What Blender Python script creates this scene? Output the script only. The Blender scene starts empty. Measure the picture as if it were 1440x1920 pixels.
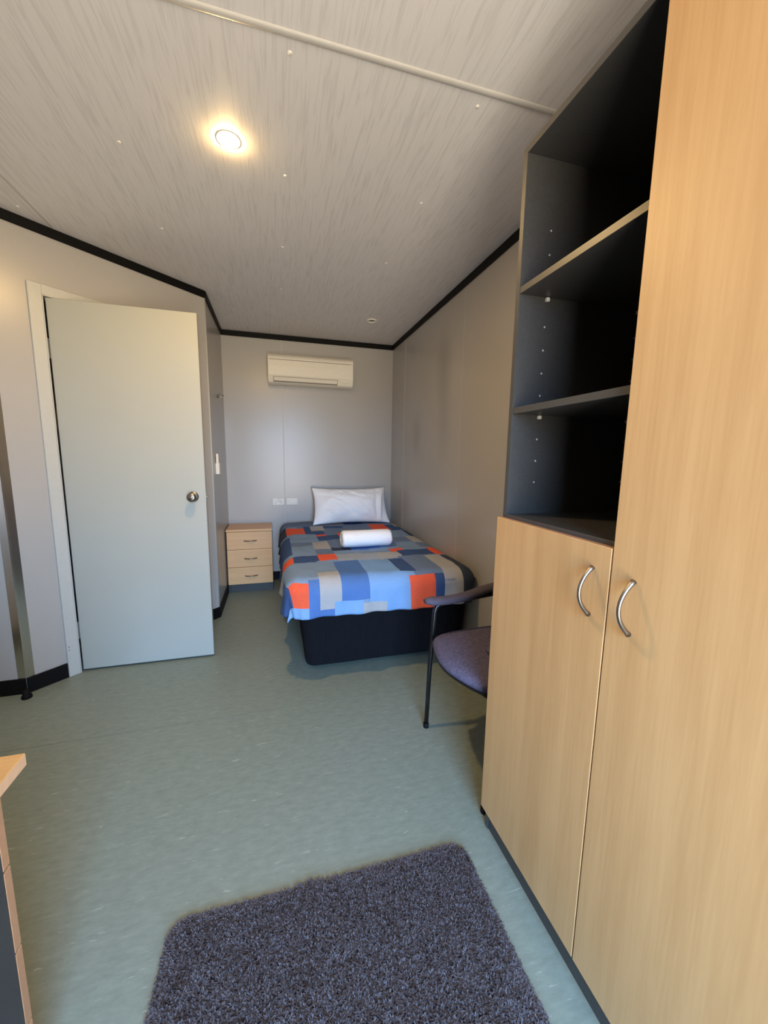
import bpy, bmesh, math, random
from mathutils import Vector, Matrix, noise

random.seed(7)
SC = bpy.context.scene
COL = SC.collection

# ------------------------------------------------------------------ camera
F_PX, YAW, PITCH, ROLL, CAM_H = 724.63, 0.2753, 0.1435, 0.0142, 1.274
_f = Vector((math.sin(YAW) * math.cos(PITCH), math.cos(YAW) * math.cos(PITCH), -math.sin(PITCH)))
_r = Vector((math.cos(YAW), -math.sin(YAW), 0))
_u = _r.cross(_f)
_r2 = math.cos(ROLL) * _r + math.sin(ROLL) * _u
_u2 = -math.sin(ROLL) * _r + math.cos(ROLL) * _u
cam_data = bpy.data.cameras.new('camera')
cam_data.sensor_fit = 'HORIZONTAL'
cam_data.sensor_width = 36.0
cam_data.lens = 36.0 * F_PX / 1440.0
cam_data.clip_start = 0.02
cam = bpy.data.objects.new('camera', cam_data)
cam.matrix_world = Matrix(((_r2.x, _u2.x, -_f.x, 0), (_r2.y, _u2.y, -_f.y, 0), (_r2.z, _u2.z, -_f.z, CAM_H), (0, 0, 0, 1)))
COL.objects.link(cam)
SC.camera = cam

# ------------------------------------------------------------------ sky, exposure, render settings
SC.view_settings.view_transform = 'Standard'
SC.view_settings.look = 'None'
SC.view_settings.gamma = 1.0
SC.view_settings.use_curve_mapping = False
SC.view_settings.exposure = 0.95
SC.cycles.max_bounces = 8
SC.cycles.diffuse_bounces = 6
SC.cycles.use_adaptive_sampling = True
SC.cycles.adaptive_threshold = 0.02
SC.cycles.sample_clamp_indirect = 6.0

SKY_COL, SKY_STR = (0.35, 0.61, 1.0), 18.0        # open sky above the horizon
GND_COL, GND_STR = (1.0, 0.87, 0.68), 9.5        # sunlit dry ground below the horizon
world = bpy.data.worlds.new('daylight')
SC.world = world
world.use_nodes = True
wn, wl = world.node_tree.nodes, world.node_tree.links
wn.clear()
_o = wn.new('ShaderNodeOutputWorld')
_b = wn.new('ShaderNodeBackground')
_t = wn.new('ShaderNodeTexCoord')
_s = wn.new('ShaderNodeSeparateXYZ')
_ramp = wn.new('ShaderNodeValToRGB')
_m = wn.new('ShaderNodeMath'); _m.operation = 'MULTIPLY_ADD'
_m.inputs[1].default_value = 0.5; _m.inputs[2].default_value = 0.5
wl.new(_t.outputs['Generated'], _s.inputs[0])
wl.new(_s.outputs['Z'], _m.inputs[0])
wl.new(_m.outputs[0], _ramp.inputs[0])
_ramp.color_ramp.elements[0].position = 0.495
_ramp.color_ramp.elements[0].color = tuple(c * GND_STR for c in GND_COL) + (1,)
_ramp.color_ramp.elements[1].position = 0.505
_ramp.color_ramp.elements[1].color = tuple(c * SKY_STR for c in SKY_COL) + (1,)
wl.new(_ramp.outputs[0], _b.inputs['Color'])
wl.new(_b.outputs[0], _o.inputs['Surface'])

# ------------------------------------------------------------------ room dimensions (metres)
H = 2.4
YB, XR, XL, YF = 4.006, 1.204, -1.80, -0.90      # back, right, left and front (entrance) walls
XN, YC = -0.4475, 3.1354                          # corner between the nook wall and the diagonal wall
XD, YD = -1.296, 2.336                            # corner between the diagonal wall and the partition
DOORWAY = (-0.20, 0.60, 2.06)                     # entrance doorway behind the camera: x0, x1, top


def portal(name, x0, x1, z0, z1):
    d = bpy.data.lights.new(name, 'AREA')
    d.shape = 'RECTANGLE'
    d.size, d.size_y = x1 - x0, z1 - z0
    d.cycles.is_portal = True
    o = bpy.data.objects.new(name, d)
    o.location = ((x0 + x1) / 2, YF - 0.03, (z0 + z1) / 2)
    o.rotation_euler = (math.radians(90), 0, 0)
    COL.objects.link(o)


portal('doorway_daylight', DOORWAY[0], DOORWAY[1], 0, DOORWAY[2])


# ------------------------------------------------------------------ materials
def lin(c):
    return tuple((v / 12.92 if v <= 0.04045 else ((v + 0.055) / 1.055) ** 2.4) for v in (x / 255 for x in c)) + (1,)


def new_mat(name):
    m = bpy.data.materials.new(name)
    m.use_nodes = True
    n, l = m.node_tree.nodes, m.node_tree.links
    return m, n, l, n['Principled BSDF']


def plain(name, rgb, rough=0.5, metal=0.0, var=0.06, scale=40.0, bump=0.0, bscale=None, spec=0.5, stretch=(1, 1, 1)):
    """A plain finish with a little procedural unevenness in tone and relief."""
    m, n, l, p = new_mat(name)
    tc = n.new('ShaderNodeTexCoord')
    mp = n.new('ShaderNodeMapping'); mp.inputs['Scale'].default_value = stretch
    l.new(tc.outputs['Object'], mp.inputs[0])
    nz = n.new('ShaderNodeTexNoise'); nz.inputs['Scale'].default_value = scale; nz.inputs['Detail'].default_value = 5
    l.new(mp.outputs[0], nz.inputs['Vector'])
    r = n.new('ShaderNodeValToRGB')
    c = lin(rgb)
    r.color_ramp.elements[0].position = 0.3; r.color_ramp.elements[1].position = 0.7
    r.color_ramp.elements[0].color = tuple(v * (1 - var) for v in c[:3]) + (1,)
    r.color_ramp.elements[1].color = tuple(min(1, v * (1 + var)) for v in c[:3]) + (1,)
    l.new(nz.outputs['Fac'], r.inputs[0]); l.new(r.outputs[0], p.inputs['Base Color'])
    p.inputs['Roughness'].default_value = rough
    p.inputs['Metallic'].default_value = metal
    p.inputs['Specular IOR Level'].default_value = spec
    if bump:
        nb = n.new('ShaderNodeTexNoise'); nb.inputs['Scale'].default_value = bscale or scale * 3; nb.inputs['Detail'].default_value = 3
        l.new(mp.outputs[0], nb.inputs['Vector'])
        b = n.new('ShaderNodeBump'); b.inputs['Strength'].default_value = bump; b.inputs['Distance'].default_value = 0.002
        l.new(nb.outputs['Fac'], b.inputs['Height']); l.new(b.outputs[0], p.inputs['Normal'])
    return m


def wood(name, axis, light=(204, 163, 112), dark=(191, 149, 99)):
    """Beech laminate, grain running along the given object axis."""
    m, n, l, p = new_mat(name)
    tc = n.new('ShaderNodeTexCoord')
    mp = n.new('ShaderNodeMapping')
    sc = [26.0, 26.0, 26.0]; sc['xyz'.index(axis)] = 1.1
    mp.inputs['Scale'].default_value = sc
    l.new(tc.outputs['Object'], mp.inputs[0])
    n1 = n.new('ShaderNodeTexNoise'); n1.inputs['Scale'].default_value = 0.8; n1.inputs['Detail'].default_value = 6; n1.inputs['Distortion'].default_value = 0.25
    n2 = n.new('ShaderNodeTexNoise'); n2.inputs['Scale'].default_value = 7.0; n2.inputs['Detail'].default_value = 4
    l.new(mp.outputs[0], n1.inputs['Vector']); l.new(mp.outputs[0], n2.inputs['Vector'])
    mx = n.new('ShaderNodeMath'); mx.operation = 'MULTIPLY_ADD'; mx.inputs[1].default_value = 0.35
    l.new(n2.outputs['Fac'], mx.inputs[0])
    s = n.new('ShaderNodeMath'); s.operation = 'MULTIPLY'; s.inputs[1].default_value = 0.65
    l.new(n1.outputs['Fac'], s.inputs[0]); l.new(s.outputs[0], mx.inputs[2])
    r = n.new('ShaderNodeValToRGB')
    r.color_ramp.elements[0].position = 0.36; r.color_ramp.elements[1].position = 0.62
    r.color_ramp.elements[0].color = lin(dark); r.color_ramp.elements[1].color = lin(light)
    l.new(mx.outputs[0], r.inputs[0]); l.new(r.outputs[0], p.inputs['Base Color'])
    p.inputs['Roughness'].default_value = 0.42
    return m


def floor_material():
    """Grey-green sheet vinyl with short pale and dark flecks drawn out along x."""
    m, n, l, p = new_mat('floor_vinyl')
    tc = n.new('ShaderNodeTexCoord')
    base = n.new('ShaderNodeMapping'); base.inputs['Scale'].default_value = (9, 26, 1)
    base.inputs['Rotation'].default_value = (0, 0, 0.02)
    l.new(tc.outputs['Object'], base.inputs[0])
    n1 = n.new('ShaderNodeTexNoise'); n1.inputs['Scale'].default_value = 2.2; n1.inputs['Detail'].default_value = 9; n1.inputs['Roughness'].default_value = 0.72
    l.new(base.outputs[0], n1.inputs['Vector'])
    r = n.new('ShaderNodeValToRGB')
    r.color_ramp.elements[0].position = 0.25; r.color_ramp.elements[1].position = 0.75
    r.color_ramp.elements[0].color = lin((114, 124, 114)); r.color_ramp.elements[1].color = lin((137, 147, 136))
    l.new(n1.outputs['Fac'], r.inputs[0])
    fl = n.new('ShaderNodeMapping'); fl.inputs['Scale'].default_value = (11, 75, 1); fl.inputs['Rotation'].default_value = (0, 0, 0.05)
    l.new(tc.outputs['Object'], fl.inputs[0])
    n2 = n.new('ShaderNodeTexNoise'); n2.inputs['Scale'].default_value = 1.6; n2.inputs['Detail'].default_value = 3; n2.inputs['Distortion'].default_value = 0.6
    l.new(fl.outputs[0], n2.inputs['Vector'])
    r2 = n.new('ShaderNodeValToRGB')
    r2.color_ramp.elements[0].position = 0.66; r2.color_ramp.elements[1].position = 0.78
    r2.color_ramp.elements[0].color = (0, 0, 0, 1); r2.color_ramp.elements[1].color = (0.6, 0.6, 0.6, 1)
    l.new(n2.outputs['Fac'], r2.inputs[0])
    mx = n.new('ShaderNodeMixRGB'); mx.inputs[2].default_value = lin((190, 200, 190))
    l.new(r2.outputs[0], mx.inputs[0]); l.new(r.outputs[0], mx.inputs[1])
    l.new(mx.outputs[0], p.inputs['Base Color'])
    p.inputs['Roughness'].default_value = 0.40
    p.inputs['Specular IOR Level'].default_value = 0.45
    bn = n.new('ShaderNodeTexNoise'); bn.inputs['Scale'].default_value = 90; bn.inputs['Detail'].default_value = 2
    l.new(tc.outputs['Object'], bn.inputs['Vector'])
    b = n.new('ShaderNodeBump'); b.inputs['Strength'].default_value = 0.06; b.inputs['Distance'].default_value = 0.002
    l.new(bn.outputs['Fac'], b.inputs['Height']); l.new(b.outputs[0], p.inputs['Normal'])
    return m


def ceiling_material():
    """Off-white ceiling board printed with fine darker streaks along y."""
    m, n, l, p = new_mat('ceiling_board')
    tc = n.new('ShaderNodeTexCoord')
    mp = n.new('ShaderNodeMapping'); mp.inputs['Scale'].default_value = (110, 6, 1); mp.inputs['Rotation'].default_value = (0, 0, 0.0)
    l.new(tc.outputs['Object'], mp.inputs[0])
    n1 = n.new('ShaderNodeTexNoise'); n1.inputs['Scale'].default_value = 1.0; n1.inputs['Detail'].default_value = 5; n1.inputs['Distortion'].default_value = 0.7
    l.new(mp.outputs[0], n1.inputs['Vector'])
    r = n.new('ShaderNodeValToRGB')
    r.color_ramp.elements[0].position = 0.33; r.color_ramp.elements[1].position = 0.52
    r.color_ramp.elements[0].color = lin((208, 204, 201)); r.color_ramp.elements[1].color = lin((221, 217, 214))
    l.new(n1.outputs['Fac'], r.inputs[0]); l.new(r.outputs[0], p.inputs['Base Color'])
    p.inputs['Roughness'].default_value = 0.55
    return m


def wall_material(dark_patches=()):
    """Vinyl-faced wall board, light warm grey; optional faint darker patches (y, z, ry, rz, strength)."""
    m, n, l, p = new_mat('wall_board_patchy' if dark_patches else 'wall_board')
    tc = n.new('ShaderNodeTexCoord')
    nz = n.new('ShaderNodeTexNoise'); nz.inputs['Scale'].default_value = 2.2; nz.inputs['Detail'].default_value = 4
    l.new(tc.outputs['Object'], nz.inputs['Vector'])
    r = n.new('ShaderNodeValToRGB')
    r.color_ramp.elements[0].position = 0.3; r.color_ramp.elements[1].position = 0.7
    r.color_ramp.elements[0].color = lin((172, 168, 163)); r.color_ramp.elements[1].color = lin((177, 173, 168))
    l.new(nz.outputs['Fac'], r.inputs[0])
    col = r.outputs[0]
    for (sy, sz, ry, rz, k) in dark_patches:  # soft ellipses blended towards a darker board tone
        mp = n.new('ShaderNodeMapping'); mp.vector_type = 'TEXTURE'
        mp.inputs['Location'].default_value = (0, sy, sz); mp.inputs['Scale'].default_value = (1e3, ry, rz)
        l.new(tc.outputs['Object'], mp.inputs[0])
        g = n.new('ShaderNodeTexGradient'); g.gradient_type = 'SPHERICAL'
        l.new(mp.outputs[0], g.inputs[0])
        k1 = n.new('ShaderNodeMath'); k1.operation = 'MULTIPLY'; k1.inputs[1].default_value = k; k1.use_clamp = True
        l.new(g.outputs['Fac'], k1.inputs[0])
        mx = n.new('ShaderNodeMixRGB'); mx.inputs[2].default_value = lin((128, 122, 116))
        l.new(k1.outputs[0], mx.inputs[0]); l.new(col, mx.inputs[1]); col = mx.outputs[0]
    l.new(col, p.inputs['Base Color'])
    p.inputs['Roughness'].default_value = 0.30
    p.inputs['Specular IOR Level'].default_value = 0.5
    nb = n.new('ShaderNodeTexNoise'); nb.inputs['Scale'].default_value = 220
    l.new(tc.outputs['Object'], nb.inputs['Vector'])
    b = n.new('ShaderNodeBump'); b.inputs['Strength'].default_value = 0.05; b.inputs['Distance'].default_value = 0.001
    l.new(nb.outputs['Fac'], b.inputs['Height']); l.new(b.outputs[0], p.inputs['Normal'])
    return m


def fabric(name, rgb, var=0.12, scale=450.0, rough=0.9, bump=0.25, sheen=0.0):
    m, n, l, p = new_mat(name)
    tc = n.new('ShaderNodeTexCoord')
    v = n.new('ShaderNodeTexVoronoi'); v.inputs['Scale'].default_value = scale
    l.new(tc.outputs['Object'], v.inputs['Vector'])
    nz = n.new('ShaderNodeTexNoise'); nz.inputs['Scale'].default_value = scale * 0.35; nz.inputs['Detail'].default_value = 4
    l.new(tc.outputs['Object'], nz.inputs['Vector'])
    r = n.new('ShaderNodeValToRGB'); c = lin(rgb)
    r.color_ramp.elements[0].position = 0.25; r.color_ramp.elements[1].position = 0.75
    r.color_ramp.elements[0].color = tuple(x * (1 - var) for x in c[:3]) + (1,)
    r.color_ramp.elements[1].color = tuple(min(1, x * (1 + var)) for x in c[:3]) + (1,)
    l.new(nz.outputs['Fac'], r.inputs[0]); l.new(r.outputs[0], p.inputs['Base Color'])
    p.inputs['Roughness'].default_value = rough
    p.inputs['Specular IOR Level'].default_value = 0.2
    p.inputs['Sheen Weight'].default_value = sheen
    b = n.new('ShaderNodeBump'); b.inputs['Strength'].default_value = bump; b.inputs['Distance'].default_value = 0.001
    l.new(v.outputs['Distance'], b.inputs['Height']); l.new(b.outputs[0], p.inputs['Normal'])
    return m


def glow(name, rgb, strength):
    m, n, l, p = new_mat(name)
    p.inputs['Base Color'].default_value = (1, 1, 1, 1)
    p.inputs['Emission Color'].default_value = rgb + (1,)
    p.inputs['Emission Strength'].default_value = strength
    return m


M = {
    'wall': wall_material(),
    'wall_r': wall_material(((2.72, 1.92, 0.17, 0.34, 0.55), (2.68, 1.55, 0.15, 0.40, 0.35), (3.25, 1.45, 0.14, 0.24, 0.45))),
    'ceiling': ceiling_material(),
    'floor': floor_material(),
    'strip': plain('joint_strip_pvc', (186, 182, 176), 0.4, var=0.02),
    'cornice': plain('black_plastic', (9, 8, 8), 0.6, var=0.1, spec=0.2),
    'black': plain('black_rubber', (10, 10, 10), 0.7, var=0.1, spec=0.2),
    'door': plain('painted_door', (170, 171, 162), 0.42, var=0.015, scale=3, bump=0.03, bscale=150),
    'frame': plain('painted_steel_frame', (188, 188, 182), 0.4, var=0.02),
    'alu': plain('aluminium', (214, 214, 212), 0.22, metal=1.0, var=0.08, scale=20, stretch=(30, 30, 1)),
    'steel': plain('satin_steel', (146, 138, 130), 0.34, metal=1.0, var=0.05),
    'wood_z': wood('beech_upright', 'z'),
    'wood_x': wood('beech_lengthwise', 'x', (226, 178, 126), (214, 165, 113)),
    'wood_desk': wood('beech_desk', 'x', (206, 158, 98), (192, 144, 86)),
    'wood_edge': plain('beech_edging', (176, 130, 94), 0.45, var=0.05, scale=60),
    'charcoal': plain('charcoal_laminate', (58, 57, 56), 0.42, var=0.12, scale=180, bump=0.04),
    'charcoal_edge': plain('charcoal_edging', (70, 68, 66), 0.4, var=0.05),
    'white': plain('white_plastic', (226, 222, 212), 0.35, var=0.02),
    'cream': plain('aged_white_plastic', (232, 226, 212), 0.4, var=0.02),
    'grey_plastic': plain('grey_plastic', (140, 132, 120), 0.45, var=0.03),
    'bulb': glow('lamp_lens', (1.0, 0.64, 0.25), 700.0),
    'lens_off': plain('unlit_lamp', (120, 115, 108), 0.3, var=0.05),
    'cotton': fabric('white_cotton', (246, 247, 250), var=0.02, scale=500, bump=0.1),
    'terry': fabric('white_terry', (240, 240, 244), var=0.03, scale=260, bump=0.6),
    'chair_fabric': fabric('mauve_tweed', (88, 84, 106), var=0.35, scale=300, bump=0.4),
    'arm_fabric': fabric('mauve_grey_vinyl', (82, 77, 90), var=0.15, scale=300, bump=0.2, rough=0.7),
    'tube': plain('black_powder_coat', (14, 14, 16), 0.35, var=0.05),
    'rug_base': fabric('rug_backing', (44, 42, 52), var=0.2, scale=120),
    'mattress': fabric('mattress_ticking', (200, 200, 205), var=0.03),
    'clear': plain('clear_plastic_pin', (190, 188, 186), 0.2, var=0.05),
    'hole': plain('pin_sleeve', (170, 168, 165), 0.4, var=0.05),
}


# ------------------------------------------------------------------ mesh helpers
def add(name, mesh, mats, parent=None, loc=None, smooth=False):
    o = bpy.data.objects.new(name, mesh)
    COL.objects.link(o)
    for m in (mats if isinstance(mats, (list, tuple)) else [mats]):
        mesh.materials.append(M[m] if isinstance(m, str) else m)
    if smooth:
        for f in mesh.polygons:
            f.use_smooth = True
    if parent is not None:
        o.parent = parent
    if loc is not None:
        o.location = loc
    return o


def bm_mesh(bm, name):
    bmesh.ops.recalc_face_normals(bm, faces=bm.faces)
    me = bpy.data.meshes.new(name)
    bm.to_mesh(me); bm.free()
    return me


def box_bm(x0, x1, y0, y1, z0, z1, bevel=0.0, seg=2, bm=None, mat=None):
    new = bm is None
    bm = bm or bmesh.new()
    r = bmesh.ops.create_cube(bm, size=1.0)
    for v in r['verts']:
        v.co = Vector((x0 + (v.co.x + .5) * (x1 - x0), y0 + (v.co.y + .5) * (y1 - y0), z0 + (v.co.z + .5) * (z1 - z0)))
    if mat is not None:
        bm.transform(mat) if new else bmesh.ops.transform(bm, matrix=mat, verts=r['verts'])
    if bevel > 0:
        es = {e for v in r['verts'] for e in v.link_edges}
        bmesh.ops.bevel(bm, geom=list(es), offset=bevel, segments=seg, affect='EDGES', profile=0.5)
    return bm


def box(name, x0, x1, y0, y1, z0, z1, mat, parent=None, bevel=0.0, seg=2, xf=None):
    return add(name, bm_mesh(box_bm(x0, x1, y0, y1, z0, z1, bevel, seg, mat=xf), name), mat, parent)


def tube_mesh(name, pts, rad, n=12, closed=False):
    """Round tube through a list of points; rad is a number or one per point."""
    pts = [Vector(p) for p in pts]
    rs = rad if isinstance(rad, (list, tuple)) else [rad] * len(pts)
    bm = bmesh.new(); rings = []
    prev = None
    for i, p in enumerate(pts):
        a = pts[max(i - 1, 0)]; b = pts[min(i + 1, len(pts) - 1)]
        t = (b - a).normalized()
        if prev is None:
            ref = Vector((0, 0, 1)) if abs(t.z) < 0.9 else Vector((1, 0, 0))
            s = t.cross(ref).normalized()
        else:
            s = (prev - t * prev.dot(t)).normalized()
        prev = s
        w = t.cross(s)
        rings.append([bm.verts.new(p + rs[i] * (math.cos(k * math.tau / n) * s + math.sin(k * math.tau / n) * w)) for k in range(n)])
    for i in range(len(rings) - 1):
        for k in range(n):
            bm.faces.new((rings[i][k], rings[i][(k + 1) % n], rings[i + 1][(k + 1) % n], rings[i + 1][k]))
    bm.faces.new(rings[0]); bm.faces.new(rings[-1])
    return bm_mesh(bm, name)


def tube(name, pts, rad, mat, parent=None, n=12):
    o = add(name, tube_mesh(name, pts, rad, n), mat, parent, smooth=True)
    return o


def lathe_mesh(name, prof, n=32):
    """Solid of revolution about z from (radius, z) pairs."""
    bm = bmesh.new(); rings = []
    for r, z in prof:
        if r < 1e-6:
            rings.append([bm.verts.new((0, 0, z))])
        else:
            rings.append([bm.verts.new((r * math.cos(k * math.tau / n), r * math.sin(k * math.tau / n), z)) for k in range(n)])
    for a, b in zip(rings, rings[1:]):
        for k in range(n):
            j = (k + 1) % n
            if len(a) == 1 and len(b) == 1:
                continue
            if len(a) == 1:
                bm.faces.new((a[0], b[j], b[k]))
            elif len(b) == 1:
                bm.faces.new((a[k], a[j], b[0]))
            else:
                bm.faces.new((a[k], a[j], b[j], b[k]))
    return bm_mesh(bm, name)


def empty(name, loc=(0, 0, 0), rz=0.0):
    o = bpy.data.objects.new(name, None)
    o.location = loc; o.rotation_euler = (0, 0, rz)
    o.empty_display_size = 0.05
    COL.objects.link(o)
    return o


def tag(o, label, cat, group=None):
    o['label'] = label; o['category'] = cat
    if group:
        o['group'] = group
    return o


def struct(o, label=None):
    o['kind'] = 'structure'
    if label:
        o['label'] = label
    return o


# ------------------------------------------------------------------ room shell
WT = 0.06   # wall thickness
PT = 0.003  # facing board thickness (proud of the wall core)

fl = struct(box('floor', XL - WT, XR + WT, YF - 0.12, YB + WT, -0.06, 0, 'floor'), 'grey-green flecked sheet vinyl floor')
box('weld_seam', XL, XR, 1.8665, 1.8695, 0.0, 0.0006, plain('vinyl_weld', (112, 122, 114), 0.5), fl)

ceil = struct(box('ceiling', XL - WT, XR + WT, YF - WT, YB + WT, H + 0.004, H + 0.06, 'ceiling'), 'off-white streaked board ceiling with a cover strip')
for (x0, x1) in ((XL, -1.062), (-1.058, XR)):
    for (y0, y1) in ((YF, 1.242), (1.247, YB)):
        box('panel', x0, x1, y0, y1, H, H + 0.004, 'ceiling', ceil)
box('joint_strip', -1.064, -1.056, YF, YB, H - 0.0012, H + 0.001, 'strip', ceil)
_pts = [(0.0105 * math.cos(a), 0.006 * math.sin(a)) for a in (math.pi * k / 8 for k in range(9))]
bm = bmesh.new()
ra = [bm.verts.new((XL, 1.2445 + q, H - h)) for q, h in _pts]
rb = [bm.verts.new((XR, 1.2445 + q, H - h)) for q, h in _pts]
for k in range(8):
    bm.faces.new((ra[k], ra[k + 1], rb[k + 1], rb[k]))
bm.faces.new(ra); bm.faces.new(rb)
add('cover_strip', bm_mesh(bm, 'cover_strip'), 'strip', ceil, smooth=False)
_cap = lathe_mesh('screw_cap', [(0, -0.0035), (0.004, -0.003), (0.0065, -0.001), (0.0065, 0)], 12)
_cap.materials.append(M['white'])
for y in (0.72, 1.297, 1.803, 2.372, 2.93, 3.5):
    for x in (-1.12, -0.52, 0.071, 0.662):
        if y > 2.9 and x != 0.071:
            continue
        o = bpy.data.objects.new('screw_cap', _cap); COL.objects.link(o)
        o.location = (x, y, H); o.parent = ceil
o = bpy.data.objects.new('screw_cap', _cap); COL.objects.link(o); o.location = (0.124, 3.82, H); o.parent = ceil

# back wall
wb = struct(box('wall_back', XL - WT, XR + WT, YB + PT, YB + WT, 0, H, 'wall'), 'light grey panelled wall behind the bed')
for (x0, x1) in ((XL, -1.112), (-1.108, 0.088), (0.092, XR)):
    box('panel', x0, x1, YB, YB + PT, 0, H, 'wall', wb)
for x in (-1.11, 0.09):
    box('joint_strip', x - 0.005, x + 0.005, YB - 0.0015, YB + 0.001, 0, H, 'strip', wb)
# right wall
wr = struct(box('wall_right', XR + PT, XR + WT, YF - WT, YB, 0, H, 'wall'), 'light grey panelled wall along the bed and wardrobe')
_ys = (YF, 0.01 - 0.0, 1.21, 2.41, 3.60, YB)
for y0, y1 in zip(_ys, _ys[1:]):
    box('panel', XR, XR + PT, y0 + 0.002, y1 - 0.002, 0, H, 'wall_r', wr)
for y in _ys[1:-1]:
    box('joint_strip', XR - 0.0015, XR + 0.001, y - 0.005, y + 0.005, 0, H, 'strip', wr)
# nook wall and partition of the bathroom pod
wn_ = struct(box('wall_nook', XN - WT, XN, YC, YB, 0, H, 'wall'), 'short light grey wall beside the bedside chest')
wp = struct(box('wall_partition', XL, XD, YD, YD + WT, 0, H, 'wall'), 'light grey wall left of the aluminium corner strip')
wl_ = struct(box('wall_left', XL - WT, XL, YF - WT, YB, 0, H, 'wall'), 'light grey side wall')
# entrance wall behind the camera, with its open doorway
bm = bmesh.new()
dx0, dx1, dz = DOORWAY
for a in ((XL, dx0, 0, H), (dx0, dx1, dz, H), (dx1, XR, 0, H)):
    box_bm(a[0], a[1], YF - WT, YF, a[2], a[3], bm=bm)
wf = struct(add('wall_front', bm_mesh(bm, 'wall_front'), 'wall'), 'light grey entrance wall with an open doorway')
bm = bmesh.new()
for a in ((dx0 - .05, dx0, 0, dz + .05), (dx1, dx1 + .05, 0, dz + .05), (dx0, dx1, dz, dz + .05)):
    box_bm(a[0], a[1], YF, YF + 0.012, a[2], a[3], bm=bm)
struct(add('trim_entrance', bm_mesh(bm, 'trim_entrance'), 'frame'), 'painted frame around the entrance doorway')

# diagonal wall with the bathroom door opening: local x runs along the wall, local -y faces the room
DV = Vector((XN - XD, YC - YD, 0)); DL = DV.length; DANG = math.atan2(DV.y, DV.x)
OP0, OP1, OPZ = 0.236, 0.976, 2.062
bm = bmesh.new()
for a in ((0, OP0, 0, H), (OP1, DL, 0, H), (OP0, OP1, OPZ, H)):
    box_bm(a[0], a[1], 0, WT, a[2], a[3], bm=bm)
wd = struct(add('wall_diagonal', bm_mesh(bm, 'wall_diagonal'), 'wall', loc=(XD, YD, 0)), 'light grey diagonal wall around the open door')
wd.rotation_euler = (0, 0, DANG)

# black cornice and skirting, one run per wall
CH, CT, BH, BT = 0.047, 0.012, 0.085, 0.010


def run(name, p0, p1, z0, z1, t, label):
    """Strip of thickness t standing off the line p0-p1 on its right-hand side (the room)."""
    a, b = Vector(p0 + (0,)), Vector(p1 + (0,)); d = b - a
    o = struct(box(name, -0.0, d.length, -t, 0, z0, z1, 'cornice', bevel=0.002, seg=1), label)
    o.location = a; o.rotation_euler = (0, 0, math.atan2(d.y, d.x))
    return o


runs = (('back', (XN, YB), (XR, YB)), ('right', (XR, YB), (XR, YF)), ('nook', (XN, YC), (XN, YB)),
        ('partition', (XL, YD), (XD, YD)), ('diagonal', (XD, YD), (XN, YC)), ('left', (XL, YF), (XL, YD)), ('front', (XR, YF), (XL, YF)))
for side, a, b in runs:
    run('trim_cornice_' + side, a, b, H - CH, H, CT, 'black ceiling trim along the %s wall' % side)
for side, a, b in runs:
    if side == 'diagonal':
        d = (Vector(b) - Vector(a)).normalized(); A = Vector(a)
        run('baseboard_diagonal', a, tuple(A + d * (OP0 - 0.058)), 0, BH, BT, 'black skirting between the corner strip and the door frame')
        run('baseboard_corner', tuple(A + d * (OP1 + 0.055)), b, 0, BH, BT, 'short black skirting beside the nook corner')
    elif side == 'front':
        run('baseboard_front', (dx0 - .06, YF), b, 0, BH, BT, 'black skirting along the entrance wall')
    elif side == 'right':
        run('baseboard_right', a, (XR, 1.06), 0, BH, BT, 'black skirting along the right wall')
    else:
        run('baseboard_' + side, a, b, 0, BH, BT, 'black skirting along the %s wall' % side)

# door frame in the diagonal wall
bm = bmesh.new()
for a in ((OP0 - .056, OP0, 0, OPZ + .05), (OP1, OP1 + .05, 0, OPZ + .05), (OP0, OP1, OPZ, OPZ + .05)):
    box_bm(a[0], a[1], -0.013, 0, a[2], a[3], bm=bm, bevel=0.002, seg=1)
for a in ((OP0, OP0 + .004, 0, OPZ), (OP1 - .004, OP1, 0, OPZ), (OP0, OP1, OPZ - .004, OPZ)):
    box_bm(a[0], a[1], -0.013, WT + .01, a[2], a[3], bm=bm)
tf = struct(add('trim_door_frame', bm_mesh(bm, 'trim_door_frame'), 'frame', loc=(XD, YD, 0)), 'pale painted steel frame around the open white door')
tf.rotation_euler = (0, 0, DANG)
_scr = lathe_mesh('frame_screw', [(0, 0.002), (0.003, 0.0015), (0.004, 0)], 10); _scr.materials.append(M['grey_plastic'])
for z in (0.178, 0.160):
    o = bpy.data.objects.new('frame_screw', _scr); COL.objects.link(o); o.parent = tf
    o.location = (OP0 - .045, -0.013, z); o.rotation_euler = (math.radians(90), 0, 0)

# open bathroom door, hinged on the left jamb, swung parallel to the back wall
DX0, DX1, DY, DZ0, DZ1, DTH = -1.1219, -0.4013, 2.5037, 0.012, 2.0528, 0.036
door = struct(empty('door_1', (DX0, DY, DZ0)), 'plain white flush door standing half open with a steel knob')
box('leaf', 0.012, DX1 - DX0, 0, DTH, 0, DZ1 - DZ0, 'door', door, bevel=0.0015, seg=1)
for z in (1.796, 0.236):
    hg = tube('hinge', [(-0.006, -0.004, z - .05), (-0.006, -0.004, z + .05)], 0.008, 'white', door, 10)
    box('hinge_leaf', -0.002, 0.001, -0.003, 0.03, z - .05, z + .05, 'frame', hg)
    box('hinge_leaf', -0.030, -0.006, -0.0025, 0.0005, z - .05, z + .05, 'frame', hg, xf=Matrix.Translation((-.004, 0, 0)))
    for k in (-.03, -.01, .01, .03):
        tube('knuckle', [(-0.006, -0.004, z + k - .0085), (-0.006, -0.004, z + k + .0085)], 0.009, 'white', hg, 10)
KX, KZ = 0.651, 1.008
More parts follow.
